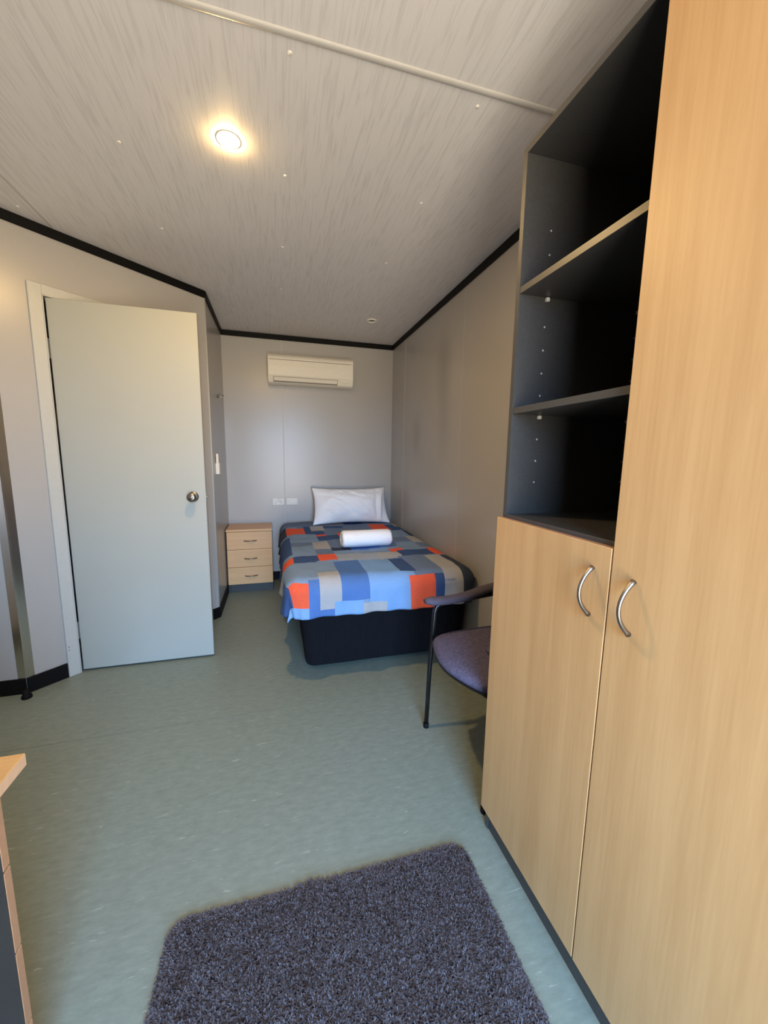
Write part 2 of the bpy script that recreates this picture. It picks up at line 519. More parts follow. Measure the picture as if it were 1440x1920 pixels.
kn = add('door_knob', lathe_mesh('door_knob', [(0, 0.062), (0.012, 0.0615), (0.022, 0.058), (0.027, 0.050), (0.0275, 0.043), (0.023, 0.035), (0.014, 0.028), (0.011, 0.02), (0.011, 0.0)], 32), 'steel', door, smooth=True)
kn.location = (KX, 0, KZ); kn.rotation_euler = (math.radians(90), 0, 0)
ro = add('rose', lathe_mesh('rose', [(0, 0.011), (0.018, 0.0105), (0.028, 0.007), (0.031, 0.002), (0.031, 0)], 32), 'steel', kn, smooth=True)
lk = add('turn_button', lathe_mesh('turn_button', [(0, 0.066), (0.007, 0.0655), (0.009, 0.063), (0.009, 0.058)], 20), 'steel', kn, smooth=True)
box('latch_plate', DX1 - DX0 - 0.0005, DX1 - DX0 + 0.001, 0.006, 0.030, KZ - .028, KZ + .028, 'steel', door)
box('latch_bolt', DX1 - DX0, DX1 - DX0 + 0.010, 0.012, 0.024, KZ - .008, KZ + .008, 'steel', door, bevel=.002, seg=1)

# aluminium strip on the outer corner of the bathroom pod
dn = Vector((DV.x, DV.y, 0)).normalized()
bm = bmesh.new()
ang = [Vector((XD - 0.034, YD - 0.002, 0)), Vector((XD - 0.004, YD - 0.004, 0)), Vector((XD + 0.0015, YD - 0.0045, 0)), Vector((XD, YD, 0)) + dn * 0.006 + Vector((dn.y, -dn.x, 0)) * 0.004, Vector((XD, YD, 0)) + dn * 0.036 + Vector((dn.y, -dn.x, 0)) * 0.002]
inn = [Vector((XD - 0.034, YD + 0.001, 0)), Vector((XD, YD + 0.001, 0)), Vector((XD, YD + 0.001, 0)) + dn * 0.036]
outl = ang + inn[::-1]
lo = [bm.verts.new(v + Vector((0, 0, BH))) for v in outl]; hi = [bm.verts.new(v + Vector((0, 0, H - CH))) for v in outl]
for k in range(len(outl)):
    j = (k + 1) % len(outl); bm.faces.new((lo[k], lo[j], hi[j], hi[k]))
bm.faces.new(lo); bm.faces.new(hi)
struct(add('trim_corner_strip', bm_mesh(bm, 'trim_corner_strip'), 'alu'), 'shiny aluminium strip on the outer wall corner')
# plain corner bead at the nook corner
nd = -dn
struct(tube('trim_nook_corner', [(XN, YC, BH), (XN, YC, H - CH)], 0.005, 'frame', None, 8), 'slim bead on the nook corner')

# ------------------------------------------------------------------ wardrobe with open shelves
WX, WY1, WYM, WYE = 0.6585, 1.042, 0.613, -0.245
CX = WX + 0.0195                  # carcass front
CB = XR - 0.004                   # carcass back
WH, KH, SZ = 2.107, 0.083, 1.094  # height, plinth height, sill of the open shelves
ward = tag(empty('wardrobe', (CX, (WY1 + WYE) / 2, 0)), 'tall beech wardrobe with charcoal open shelves beside the rug', 'wardrobe')
WO = Vector(ward.location)


def wbox(name, x0, x1, y0, y1, z0, z1, mat, parent=ward, bevel=0.0008, seg=1):
    return box(name, x0 - WO.x, x1 - WO.x, y0 - WO.y, y1 - WO.y, z0 - WO.z, z1 - WO.z, mat, parent, bevel, seg)


def edged(name, x0, x1, y0, y1, z0, z1, parent=ward):
    """A charcoal board with a paler front edge band."""
    bm = box_bm(x0 - WO.x, x1 - WO.x, y0 - WO.y, y1 - WO.y, z0, z1, 0.0006, 1)
    me = bm_mesh(bm, name)
    o = add(name, me, ['charcoal', 'charcoal_edge'], parent)
    for p in me.polygons:
        if p.normal.x < -0.9:
            p.material_index = 1
    return o


sp = edged('side_panel', CX, CB, WY1 - 0.018, WY1, 0.0, WH)
edged('side_panel', CX, CB, WYE, WYE + 0.018, 0.0, WH)
edged('divider_panel', CX, CB, WYM - 0.009, WYM + 0.009, KH, WH - 0.018)
edged('top_panel', CX, CB, WYE + 0.018, WY1 - 0.018, WH - 0.018, WH)
wbox('base_panel', CX, CB, WYE + 0.018, WY1 - 0.018, KH, KH + 0.018, 'charcoal')
edged('sill_board', CX, CB, WYM + 0.009, WY1 - 0.018, SZ - 0.006, SZ + 0.010)
wbox('back_panel', CB - 0.006, CB, WYE + 0.018, WY1 - 0.018, KH + .018, WH - 0.018, 'charcoal')
wbox('plinth', CX + 0.004, CX + 0.020, WYE + 0.018, WY1 - 0.018, 0, KH, 'charcoal')
pin_mesh = None
for z in (1.733, 1.402):
    sh = edged('shelf', CX + 0.001, CB - 0.02, WYM + 0.010, WY1 - 0.019, z, z + 0.018)
    for x in (0.768, 1.10):
        for y, s in ((WY1 - 0.018, -1), (WYM + 0.009, 1)):
            bm = box_bm(-0.006, 0.006, min(0, s * .010), max(0, s * .010), -0.012, -0.001, 0.002, 1)
            p_ = add('shelf_pin', bm_mesh(bm, 'shelf_pin'), 'clear', sh)
            p_.location = (x - WO.x, y - WO.y, z)
_hole = lathe_mesh('pin_hole', [(0, 0.0006), (0.0028, 0.0006), (0.003, 0)], 10); _hole.materials.append(M['hole'])
for z in (1.910, 1.847, 1.653, 1.588, 1.523, 1.459, 1.331, 1.266, 1.201):
    for x in (0.768, 1.10):
        o = bpy.data.objects.new('pin_hole', _hole); COL.objects.link(o); o.parent = sp
        o.location = (x - WO.x, WY1 - 0.018 - WO.y, z); o.rotation_euler = (math.radians(90), 0, 0)


def ward_door(y0, y1, z0, z1, handle_y):
    bm = box_bm(WX - WO.x, WX + 0.018 - WO.x, y0 - WO.y, y1 - WO.y, z0, z1, 0.0012, 1)
    me = bm_mesh(bm, 'door')
    d = add('door', me, ['wood_z', 'wood_edge'], ward)
    for p in me.polygons:
        if abs(p.normal.x) < 0.5:
            p.material_index = 1
    # bow handle: an arc standing off the door, flattened wide feet
    pts, rs = [], []
    for k in range(21):
        t = -1 + 2 * k / 20
        pts.append((WX - WO.x - 0.003 - 0.030 * (1 - t * t), handle_y - WO.y, 0.990 + 0.054 * t))
        rs.append(0.0048 - 0.0008 * (1 - t * t) + (0.0012 if abs(t) > .93 else 0))
    h = tube('handle', pts, rs, 'steel', d, 12)
    h['label'] = 'satin steel bow handle'
    return d


ward_door(WYM + 0.0015, WY1, KH, SZ, 0.657)
ward_door(WYM - 0.4285, WYM - 0.0015, KH, WH - 0.004, 0.556)
ward_door(WYE, WYM - 0.4315, KH, WH - 0.004, 0.13)

# ------------------------------------------------------------------ desk at the left, drawers facing the room
DKX, DKY, DKZ = -0.459, 0.800, 0.720
desk = tag(empty('desk', (-1.12, 0.42, 0)), 'beech topped desk with charcoal sides and drawers beside the rug', 'desk')
DO = Vector(desk.location)


def dbox(name, x0, x1, y0, y1, z0, z1, mat, parent=desk, bevel=0.001):
    return box(name, x0 - DO.x, x1 - DO.x, y0 - DO.y, y1 - DO.y, z0, z1, mat, parent, bevel, 1)


bm = box_bm(-1.78 - DO.x, DKX - DO.x, 0.05 - DO.y, DKY - DO.y, DKZ - 0.025, DKZ, 0.0015, 1)
me = bm_mesh(bm, 'desktop')
add('desktop', me, ['wood_desk', plain('beech_desk_edging', (214, 170, 130), 0.45, var=0.05, scale=60)], desk)
for p in me.polygons:
    if abs(p.normal.z) < 0.5:
        p.material_index = 1
DFX, DFY = -0.469, 0.743
dbox('side_panel', DFX - 0.016, DFX, 0.08, DFY - 0.018, 0, DKZ - 0.025, 'charcoal')
dbox('side_panel', DFX - 0.44, DFX - 0.424, 0.08, DFY - 0.018, 0, DKZ - 0.025, 'charcoal')
dbox('side_panel', -1.77, -1.754, 0.08, DFY - 0.018, 0, DKZ - 0.025, 'charcoal')
dbox('modesty_panel', -1.754, DFX - .44, 0.10, 0.116, 0.25, DKZ - 0.025, 'charcoal')
dbox('back_panel', DFX - .424, DFX - .016, 0.08, 0.096, 0.0, DKZ - 0.025, 'charcoal')
dbox('plinth', DFX - .424, DFX - .016, DFY - 0.05, DFY - 0.034, 0.0, 0.06, 'charcoal')
for z0, z1 in ((0.552, 0.690), (0.383, 0.548), (0.214, 0.379), (0.062, 0.210)):
    dr = dbox('drawer', DFX - .44, DFX, DFY - 0.018, DFY, z0, z1, 'wood_edge')
    tube('handle', [(-0.69 - DO.x + .05 * t, DFY - DO.y + .004 + .024 * (1 - t * t), (z0 + z1) / 2) for t in [k / 6 - 1 for k in range(13)]], 0.0045, 'steel', dr, 8)

# ------------------------------------------------------------------ bedside chest of drawers
NX0, NX1, NY, NZ = XN + 0.012, -0.042, 3.665, 0.598
ns = tag(empty('bedside_chest', ((NX0 + NX1) / 2, NY, 0)), 'small beech three-drawer bedside chest with charcoal sides', 'bedside table')
NO = Vector(ns.location)


def nbox(name, x0, x1, y0, y1, z0, z1, mat, parent=ns, bevel=0.001):
    return box(name, x0 - NO.x, x1 - NO.x, y0 - NO.y, y1 - NO.y, z0, z1, mat, parent, bevel, 1)


nbox('top', NX0 - 0.004, NX1 + 0.002, NY - 0.008, YB - 0.012, NZ - 0.020, NZ, 'wood_x')
nbox('side_panel', NX0, NX0 + 0.016, NY + 0.019, YB - 0.014, 0, NZ - 0.020, 'charcoal')
nbox('side_panel', NX1 - 0.016, NX1, NY + 0.019, YB - 0.014, 0, NZ - 0.020, 'charcoal')
nbox('back_panel', NX0 + .016, NX1 - .016, YB - 0.022, YB - 0.014, 0.06, NZ - 0.020, 'charcoal')
nbox('plinth', NX0 + .016, NX1 - .016, NY + 0.030, NY + 0.046, 0, 0.085, 'charcoal')
for z0, z1 in ((0.412, 0.574), (0.246, 0.409), (0.083, 0.243)):
    dr = nbox('drawer', NX0, NX1, NY, NY + 0.018, z0, z1, 'wood_x')
    cx, cz = (NX0 + NX1) / 2 + 0.005 - NO.x, (z0 + z1) / 2 - 0.002
    tube('handle', [(cx + 0.054 * t, NY - NO.y - 0.002 - 0.024 * (1 - t * t), cz) for t in [k / 8 - 1 for k in range(17)]],
         [0.0042 + (0.001 if abs(k / 8 - 1) > .9 else 0) for k in range(17)], 'steel', dr, 8)['label'] = 'small steel bow handle'

# ------------------------------------------------------------------ wall fittings
# split air conditioner on the back wall
AX0, AX1, AZ0, AZ1, AY = -0.038, 0.752, 1.928, 2.192, 3.822
ac = tag(empty('air_conditioner', ((AX0 + AX1) / 2, YB, AZ0)), 'off-white split air conditioner high on the back wall', 'air conditioner')
AO = Vector(ac.location)


def extrude_profile(name, prof, x0, x1, mat, parent, bevel=0.0):
    bm = bmesh.new()
    a = [bm.verts.new((x0, y, z)) for y, z in prof]; b = [bm.verts.new((x1, y, z)) for y, z in prof]
    for k in range(len(prof)):
        j = (k + 1) % len(prof); bm.faces.new((a[k], a[j], b[j], b[k]))
    bm.faces.new(a); bm.faces.new(b[::-1])
    if bevel:
        bmesh.ops.bevel(bm, geom=list(bm.edges), offset=bevel, segments=2, affect='EDGES')
    return add(name, bm_mesh(bm, name), mat, parent)


hw = (AX1 - AX0) / 2
extrude_profile('housing', [(-0.001, 0.004), (-0.001, 0.262), (-0.150, 0.262), (-0.176, 0.240), (-0.176, 0.060), (-0.150, 0.012), (-0.110, 0.0)], -hw, hw, 'cream', ac, 0.004)
extrude_profile('front_panel', [(-0.177, 0.068), (-0.177, 0.228), (-0.181, 0.231), (-0.186, 0.226), (-0.188, 0.150), (-0.186, 0.072), (-0.183, 0.067)], -hw + .006, hw - .006, 'cream', ac)
extrude_profile('top_grille', [(-0.150, 0.2635), (-0.178, 0.242), (-0.182, 0.236), (-0.181, 0.2335), (-0.172, 0.236), (-0.150, 0.258)], -hw + .012, hw - .012, 'cream', ac)
extrude_profile('panel_groove', [(-0.1855, 0.206), (-0.1885, 0.206), (-0.1882, 0.211), (-0.1855, 0.211)], -hw + .012, hw - .018, 'grey_plastic', ac)
extrude_profile('outlet_slot', [(-0.178, 0.056), (-0.1765, 0.060), (-0.150, 0.022), (-0.153, 0.014), (-0.157, 0.014)], -hw + .045, hw - .150, 'grey_plastic', ac)
extrude_profile('air_flap', [(-0.1835, 0.054), (-0.180, 0.056), (-0.164, 0.026), (-0.168, 0.024)], -hw + .050, hw - .155, 'cream', ac)
box('display_window', hw - .11, hw - .05, -0.179, -0.172, 0.040, 0.056, 'white', ac, 0.001, 1, xf=None)

# sockets on the back wall
def plate(name, x, z, label, kind):
    t = tag(empty(name, (x, YB, z)), label, 'socket')
    box('cover_plate', -.056, .056, -0.009, -0.0005, -.036, .036, 'white', t, .003, 2)
    if kind == 'power':
        for s in (-1, 1):
            sw = box('switch', s * .030 - .006, s * .030 + .006, -0.013, -0.008, .012, .027, 'white', t, .001, 1)
            for (ox, oz, a) in ((-.007, .0, 30), (.007, .0, -30), (0, -.013, 0)):
                bm = box_bm(-.0012, .0012, -0.0095, -0.0085, -.0045, .0045)
                bmesh.ops.rotate(bm, verts=bm.verts, matrix=Matrix.Rotation(math.radians(a), 3, 'Y'))
                o_ = add('pin_slot', bm_mesh(bm, 'pin_slot'), 'black', t); o_.location = (s * .027, 0, oz - .006); o_.location.x += ox
        add('plug_top', bm_mesh(box_bm(-.015, .015, -.028, -.008, -.012, .012, .004, 2), 'plug_top'), 'white', t).location = (.012, 0, .016)
    else:
        box('switch', -.045, -.030, -0.013, -0.008, -.008, .014, 'white', t, .001, 1)
        box('blank_insert', -.020, .048, -0.0105, -0.008, -.026, .026, 'white', t, .002, 1)
    return t


plate('power_socket', 0.026, 0.807, 'white double power socket nearer the bedside chest', 'power')
plate('wall_socket', 0.160, 0.807, 'white wall plate nearer the white pillow', 'blank')

# controller and coat hook on the nook wall
rc = tag(empty('wall_controller', (XN, 3.325, 1.115)), 'slim white controller in a holder on the nook wall', 'controller')
box('holder', 0.0005, 0.030, -.040, .040, 0, .088, 'cream', rc, .004, 2)
box('handset', 0.004, 0.023, -.026, .030, .030, .160, 'cream', rc, .004, 2)
hk = tag(empty('coat_hook', (XN, 3.575, 1.745)), 'small chrome coat hook high on the nook wall', 'hook')
_b = add('hook_plate', lathe_mesh('hook_plate', [(0, 0.005), (.013, .0045), (.016, .002), (.016, 0)], 20), 'steel', hk, smooth=True); _b.rotation_euler = (0, math.radians(90), 0)
tube('prong', [(.003, 0, 0), (.018, 0, -.006), (.032, 0, -.008), (.043, 0, .000), (.047, 0, .014)], [.005, .0045, .0045, .0045, .006], 'steel', hk, 8)
tube('prong', [(.003, 0, .006), (.014, 0, .016), (.020, 0, .026)], [.004, .004, .005], 'steel', hk, 8)

# downlights
def downlight(x, y, r, lit, label):
    t = tag(empty('downlight', (x, y, H)), label, 'ceiling light')
    ring = add('trim_ring', lathe_mesh('trim_ring', [(r * (.90 if lit else .78), 0), (r * (.905 if lit else .80), -.0015 if lit else -.006), (r * .95, -.0018 if lit else -.009), (r, -.001 if lit else -.005), (r, 0)], 40), 'white', t, smooth=True)
    if lit:
        add('lens', lathe_mesh('lens', [(0, -.008), (r * .35, -.0073), (r * .6, -.006), (r * .80, -.004), (r * .90, -.002), (r * .90, 0)], 32), 'bulb', t, smooth=True)
    else:
        add('reflector', lathe_mesh('reflector', [(r * .79, -.001), (r * .66, -.0025), (r * .5, -.0015)], 32), 'white', t, smooth=True)
        add('lens', lathe_mesh('lens', [(0, -.002), (r * .3, -.0022), (r * .5, -.0015), (r * .5, 0)], 24), 'lens_off', t, smooth=True)
    return t


downlight(-0.132, 1.676, 0.042, True, 'lit warm downlight shining in the ceiling')
downlight(0.815, 3.347, 0.045, False, 'unlit round downlight in the ceiling above the bed')


# black rubber stop at the foot of the aluminium corner strip
ds = tag(add('door_stop', lathe_mesh('door_stop', [(0, .045), (.012, .044), (.016, .040), (.017, .020), (.022, .012), (.023, 0), (0, 0)], 20), 'black', smooth=True),
         'small black rubber stop on the floor below the aluminium corner strip', 'door stop')
ds.location = (-1.276, 2.288, 0)
# ------------------------------------------------------------------ bed
BX0, BX1, BY0, BY1 = 0.125, 1.190, 2.140, 3.992
bed = tag(empty('bed', ((BX0 + BX1) / 2, (BY0 + BY1) / 2, 0)), 'single bed base with a black ribbed valance under the patchwork duvet', 'bed')
BO = Vector(bed.location)


def rounded_rect(x0, x1, y0, y1, r, step):
    pts = []
    for (cx, cy, a0) in ((x1 - r, y1 - r, 0), (x0 + r, y1 - r, 90), (x0 + r, y0 + r, 180), (x1 - r, y0 + r, 270)):
        for k in range(9):
            a = math.radians(a0 + k * 90 / 8)
            pts.append(Vector((cx + r * math.cos(a), cy + r * math.sin(a))))
    out = []
    for a, b in zip(pts, pts[1:] + pts[:1]):
        n = max(1, round((b - a).length / step))
        out += [a.lerp(b, k / n) for k in range(n)]
    return out


def ribbed(name, z0, z1, taper, mat, parent):
    ol = rounded_rect(BX0, BX1, BY0, BY1, 0.09, 0.009)
    n = len(ol); bm = bmesh.new(); rings = []
    c = Vector(((BX0 + BX1) / 2, (BY0 + BY1) / 2))
    for z, ins in ((z0, taper), (z0 + .01, taper - .004), ((z0 + z1) / 2, taper * .45), (z1 - .012, 0), (z1, .010)):
        ring = []
        for k, q in enumerate(ol):
            t = ol[(k + 1) % n] - ol[k - 1]; nrm = Vector((t.y, -t.x)).normalized()
            rib = 0.0012 if k % 2 else -0.0012
            w = 0.004 * noise.noise(Vector((q.x * 5, q.y * 5, z * 2)))
            w = w if q.x < 1.1 and q.y < 3.9 else -0.002
            p2 = q + nrm * (rib + w - ins)
            ring.append(bm.verts.new((p2.x - BO.x, p2.y - BO.y, z)))
        rings.append(ring)
    for a, b in zip(rings, rings[1:]):
        for k in range(n):
            bm.faces.new((a[k], a[(k + 1) % n], b[(k + 1) % n], b[k]))
    bm.faces.new(rings[0]); bm.faces.new(rings[-1])
    return add(name, bm_mesh(bm, name), mat, parent)


ribbed('valance', 0.035, 0.375, 0.030, fabric('black_ribbed_cotton', (17, 17, 22), var=0.25, scale=250, bump=0.3), bed)
for x, y in ((.24, 2.27), (1.08, 2.27), (.24, 3.88), (1.08, 3.88)):
    lg = add('foot', lathe_mesh('foot', [(0, 0), (.024, 0), (.026, .004), (.022, .040), (0, .040)], 16), 'black', bed, smooth=True)
    lg.location = (x - BO.x, y - BO.y, 0)
box('mattress', BX0 - BO.x + .005, BX1 - BO.x - .004, BY0 - BO.y + .005, BY1 - BO.y, 0.376, 0.565, 'mattress', bed, 0.03, 3)

# duvet: one draped sheet; (u, v) are distances along the cloth from the edge of the flat top
DR, DVX0, DVX1, DVY0, DVY1, DZT = 0.09, 0.12, 1.10, 2.12, 3.92, 0.605
DWU, DLV = DVX1 - DVX0, DVY1 - DVY0
HL, HF, HR = 0.26, 0.26, 0.18
PATCH = {  # cloth colours
    'O': (226, 92, 62), 'N': (58, 82, 126), 'K': (52, 63, 84), 'M': (78, 114, 172), 'S': (122, 146, 176),
    'T': (104, 122, 152), 'L': (120, 158, 204), 'G': (164, 164, 166), 'g': (152, 162, 178)}
PATCHES = [
    ('T', -0.30, 1.20, 1.50, 1.86), ('G', 0.30, 0.52, 1.56, 1.72), ('N', 0.52, 0.70, 1.58, 1.86), ('T', 0.06, 0.12, 1.40, 1.76), ('S', 0.62, 0.98, 0.54, 1.30),
    ('S', -0.04, 0.46, 0.72, 1.16), ('T', 0.28, 0.48, 1.06, 1.38), ('T', 0.48, 0.74, 1.30, 1.58), ('K', -0.30, -0.04, 1.12, 1.52), ('O', -0.04, 0.12, 1.16, 1.46),
    ('N', 0.12, 0.18, 1.18, 1.52), ('N', 0.18, 0.28, 1.14, 1.30), ('G', 0.18, 0.30, 1.30, 1.52), ('N', 0.30, 0.48, 1.38, 1.52), ('O', 0.20, 0.28, 1.08, 1.14),
    ('N', 0.20, 0.38, 0.90, 1.08), ('O', 0.38, 0.46, 1.04, 1.16), ('G', 0.44, 0.62, 1.16, 1.30), ('N', 0.62, 0.80, 1.12, 1.26), ('O', 0.74, 0.90, 1.26, 1.52),
    ('N', 0.90, 1.04, 1.20, 1.48), ('G', 0.98, 1.20, 1.36, 1.66), ('S', 0.80, 0.98, 0.90, 1.20), ('K', 0.98, 1.20, 0.94, 1.18), ('S', 0.00, 0.20, 0.88, 1.18),
    ('T', -0.02, 0.14, 0.74, 0.88), ('G', 0.14, 0.26, 0.62, 0.86), ('T', 0.26, 0.40, 0.66, 0.88), ('K', 0.26, 0.40, 0.54, 0.66), ('M', 0.40, 0.62, 0.46, 0.88),
    ('T', 0.76, 0.92, 0.72, 0.90), ('G', 0.92, 1.06, 0.68, 0.94), ('S', 0.72, 0.92, 0.44, 0.72), ('T', 0.92, 1.06, 0.52, 0.68), ('g', 1.06, 1.20, 0.46, 0.94),
    ('N', -0.30, -0.02, 0.50, 1.06), ('S', -0.02, 0.14, 0.44, 0.74), ('T', -0.30, -0.16, 0.66, 0.86), ('G', -0.30, -0.12, 0.20, 0.40), ('N', -0.30, -0.10, -0.20, 0.08),
    ('T', 0.14, 0.26, 0.46, 0.62), ('S', 0.26, 0.66, 0.42, 0.56), ('O', 0.66, 0.76, 0.42, 0.54), ('N', 0.70, 0.94, 0.30, 0.46), ('O', 0.94, 1.06, 0.30, 0.50),
    ('G', 1.06, 1.20, 0.28, 0.50), ('O', 0.14, 0.26, 0.30, 0.46), ('N', -0.02, 0.14, 0.28, 0.44), ('O', -0.12, -0.02, 0.28, 0.42), ('N', -0.10, -0.02, 0.12, 0.28),
    ('g', 0.26, 0.44, 0.26, 0.44), ('g', 0.44, 0.56, 0.24, 0.42), ('G', 0.54, 0.70, 0.28, 0.42),
    ('S', -.10, .12, -.06, .28), ('S', .12, .22, .06, .30), ('G', .10, .22, -.24, .06), ('M', .22, .38, -.18, .26),
    ('L', .38, .66, -.26, .26), ('N', .58, .68, -.02, .26), ('T', .66, .88, -.06, .30), ('L', .52, .64, -.26, -.02), ('N', .58, .68, -.02, .26),
    ('O', .62, .78, -.26, -.06), ('N', .78, .84, -.22, -.06), ('S', .78, .84, -.26, -.22), ('G', .84, .96, -.26, .28), ('K', .96, 1.20, -.26, .28),
    ('L', -.30, .04, -.26, -.19), ('O', -.10, .04, -.20, -.06), ('M', .04, .10, -.24, -.04), ('M', .04, .18, -.26, -.22),
    ('L', .18, .33, -.26, -.18), ('G', .33, .48, -.26, -.19)]


def duvet_point(u, v):
    du = -u if u < 0 else max(0.0, u - DWU); su = -1 if u < 0 else 1
    dv = max(0.0, -v)
    rho = (du ** 7 + dv ** 7) ** (1 / 7)
    if rho <= 0:
        o, z = 0.0, 0.0
    elif rho < DR * math.pi / 2:
        o, z = DR * math.sin(rho / DR), -DR * (1 - math.cos(rho / DR))
    else:
        e = rho - DR * math.pi / 2
        o, z = DR + (0.06 if u < DWU else 0.0) * e, -DR - e
        if u < DWU * .98:
            along = v if du > dv else u
            o += min(1, e / .12) * (0.010 * math.sin(along * 19 + 1.3) + 0.006 * math.sin(along * 43))
    n = math.hypot(du, dv) or 1.0
    p = Vector((DVX0 + min(max(u, 0), DWU) + su * o * du / n, DVY0 + min(max(v, 0), DLV) - o * dv / n, DZT + z))
    puff = 0.009 * noise.noise(Vector((u * 4.2, v * 4.2, 1.0))) + 0.0045 * noise.noise(Vector((u * 11, v * 9, 4.0))) + 0.0018 * noise.noise(Vector((u * 34, v * 24, 9.0)))
    if rho < DR * 1.2:
        p.z += puff
    else:
        p.z += 0.008 * noise.noise(Vector((u * 6, v * 6, 2.0)))
        if u < DWU * .98:
            p += Vector((su * du / n, -dv / n, 0)) * puff * 0.8
    p.x = min(p.x, XR - 0.008)
    return p


duv_keys = list(PATCH)
CELL = 0.02; SUB = 2
nu, nv = round((HL + DWU + HR) / CELL) * SUB, round((HF + DLV) / CELL) * SUB
verts = [duvet_point(-HL + i * CELL / SUB, -HF + j * CELL / SUB) for j in range(nv + 1) for i in range(nu + 1)]
faces, fm = [], []
for j in range(nv):
    for i in range(nu):
        u = -HL + (i // SUB + .5) * CELL; v = -HF + (j // SUB + .5) * CELL
        c = 'S'
        for k, a, b, e, f in PATCHES:
            if a < u < b and e < v < f:
                c = k
        q = j * (nu + 1) + i
        faces.append((q, q + 1, q + nu + 2, q + nu + 1)); fm.append(duv_keys.index(c))
me = bpy.data.meshes.new('duvet'); me.from_pydata([tuple(v) for v in verts], [], faces)
duvet = add('duvet', me, [fabric('duvet_' + n, PATCH[k], var=0.05, scale=420, bump=0.15) for k, n in zip(duv_keys, ('orange', 'navy', 'dark_slate', 'blue', 'steel_blue', 'slate', 'sky_blue', 'grey', 'pale_grey'))], smooth=True)
me.polygons.foreach_set('material_index', fm)
sd = duvet.modifiers.new('thickness', 'SOLIDIFY'); sd.thickness = 0.012; sd.offset = -1
tag(duvet, 'blue, grey and orange patchwork duvet spread over the bed', 'duvet')

# pillow leaning on the back wall
PW, PH, PTH = 0.775, 0.40, 0.105
pc, pt_dir = Vector((0.722, 3.785, 0.782)), Vector((0, 0.50, 0.866))
pn = Vector((0, -0.866, 0.50))
bm = bmesh.new(); N1, N2 = 64, 40
def pillow_pt(s, t, side):
    x = s * PW / 2 * (1 - 0.075 * (1 - t * t) - 0.02 * (t > 0) * t); h = t * PH / 2 * (1 - 0.10 * (1 - s * s) - (0.02 if t > 0 else 0) * (1 - s ** 4))
    th = PTH * max(0.0, (1 - abs(s) ** 2.6) * (1 - abs(t) ** 2.2)) ** 0.70
    wr = 0.016 * noise.noise(Vector((s * 3.4 + 2, t * 2.6, 3.0))) + 0.008 * noise.noise(Vector((s * 8 + t * 6, t * 3, 5.0))) + 0.004 * noise.noise(Vector((s * 16 - t * 9, t * 7, 8.0)))
    edge = max(abs(s), abs(t))
    th += wr * (1 - edge ** 6)
    if side > 0 and s > 0.55:                     # open end of the pillow case folded over on the right
        th += 0.022 * math.exp(-((s - 0.82 - 0.10 * t) / 0.045) ** 2) * (1 - t ** 8) - 0.014 * math.exp(-((s - 0.70 - 0.04 * t) / 0.05) ** 2) * (1 - t ** 4)
    if t < -0.6 and side > 0:
        th += 0.010 * (-t - 0.6) / 0.4 * (1 - abs(s) ** 6)
    return pc + Vector((x, 0, 0)) + pt_dir * h + pn * (side * th if side > 0 else -th * 0.75)
grid = {}
for side in (1, -1):
    for j in range(N2 + 1):
        for i in range(N1 + 1):
            s, t = -1 + 2 * i / N1, -1 + 2 * j / N2
            s, t = math.copysign(abs(s) ** 0.85, s), math.copysign(abs(t) ** 0.85, t)
            if side < 0 and (i in (0, N1) or j in (0, N2)):
                grid[side, i, j] = grid[1, i, j]
            else:
                grid[side, i, j] = bm.verts.new(pillow_pt(s, t, side))
    for j in range(N2):
        for i in range(N1):
            f = [grid[side, i, j], grid[side, i + 1, j], grid[side, i + 1, j + 1], grid[side, i, j + 1]]
            bm.faces.new(f if side > 0 else f[::-1])
pil = add('pillow', bm_mesh(bm, 'pillow'), 'cotton', smooth=True)
tag(pil, 'plump white pillow leaning against the wall at the bed head', 'pillow')

# rolled towel on the duvet
TL, TR_ = 0.378, 0.066
bm = bmesh.new(); NA, NT = 28, 48; rows = []
for k in range(NA + 1):
    a = -1 + 2 * k / NA
    x = a * TL / 2
    e = max(0.0, (abs(a) - 0.86) / 0.14)
    rr = TR_ * (1 - 0.20 * e ** 2.2)
    row = []
    for q in range(NT):
        th = q * math.tau / NT
        r = rr * (1 + 0.018 * noise.noise(Vector((a * 2.2, math.cos(th) * 1.5, math.sin(th) * 1.5))))
        st = (th - 3.9) % math.tau / math.tau
        r *= 1.0 + 0.05 * (st - 0.5)
        row.append(bm.verts.new((x + 0.004 * noise.noise(Vector((th, a * 3, 0))), r * math.cos(th) * 1.06, r * math.sin(th) * 0.94)))
    rows.append(row)
for a, b in zip(rows, rows[1:]):
    for q in range(NT):
        bm.faces.new((a[q], a[(q + 1) % NT], b[(q + 1) % NT], b[q]))
for row, s in ((rows[0], -1), (rows[-1], 1)):      # spiral of the rolled layers on each end
    prev = row
    for k in range(1, 7):
        f = 1 - k / 7
        cur = []
        for q in range(NT):
            th = q * math.tau / NT
            dep = 0.005 * math.sin((f * 5 + th / math.tau) * math.tau)
            v0 = row[q].co
            cur.append(bm.verts.new((s * (TL / 2 - 0.004 + dep * 0.8), v0.y * f, v0.z * f)))
        for q in range(NT):
            bm.faces.new((prev[q], prev[(q + 1) % NT], cur[(q + 1) % NT], cur[q]))
        prev = cur
    bm.faces.new(prev)
tow = add('rolled_towel', bm_mesh(bm, 'rolled_towel'), 'terry', smooth=True, loc=(0.642, 2.75, 0.668))
tow.rotation_euler = (0, 0, math.radians(1.5))
tag(tow, 'white towel rolled up and laid on the duvet', 'towel')

# ------------------------------------------------------------------ armchair beside the wardrobe, facing the room (-x)
ch = tag(empty('armchair', (0.93, 1.340, 0), math.radians(4.5)), 'mauve padded armchair with black tube legs beside the wardrobe', 'chair')


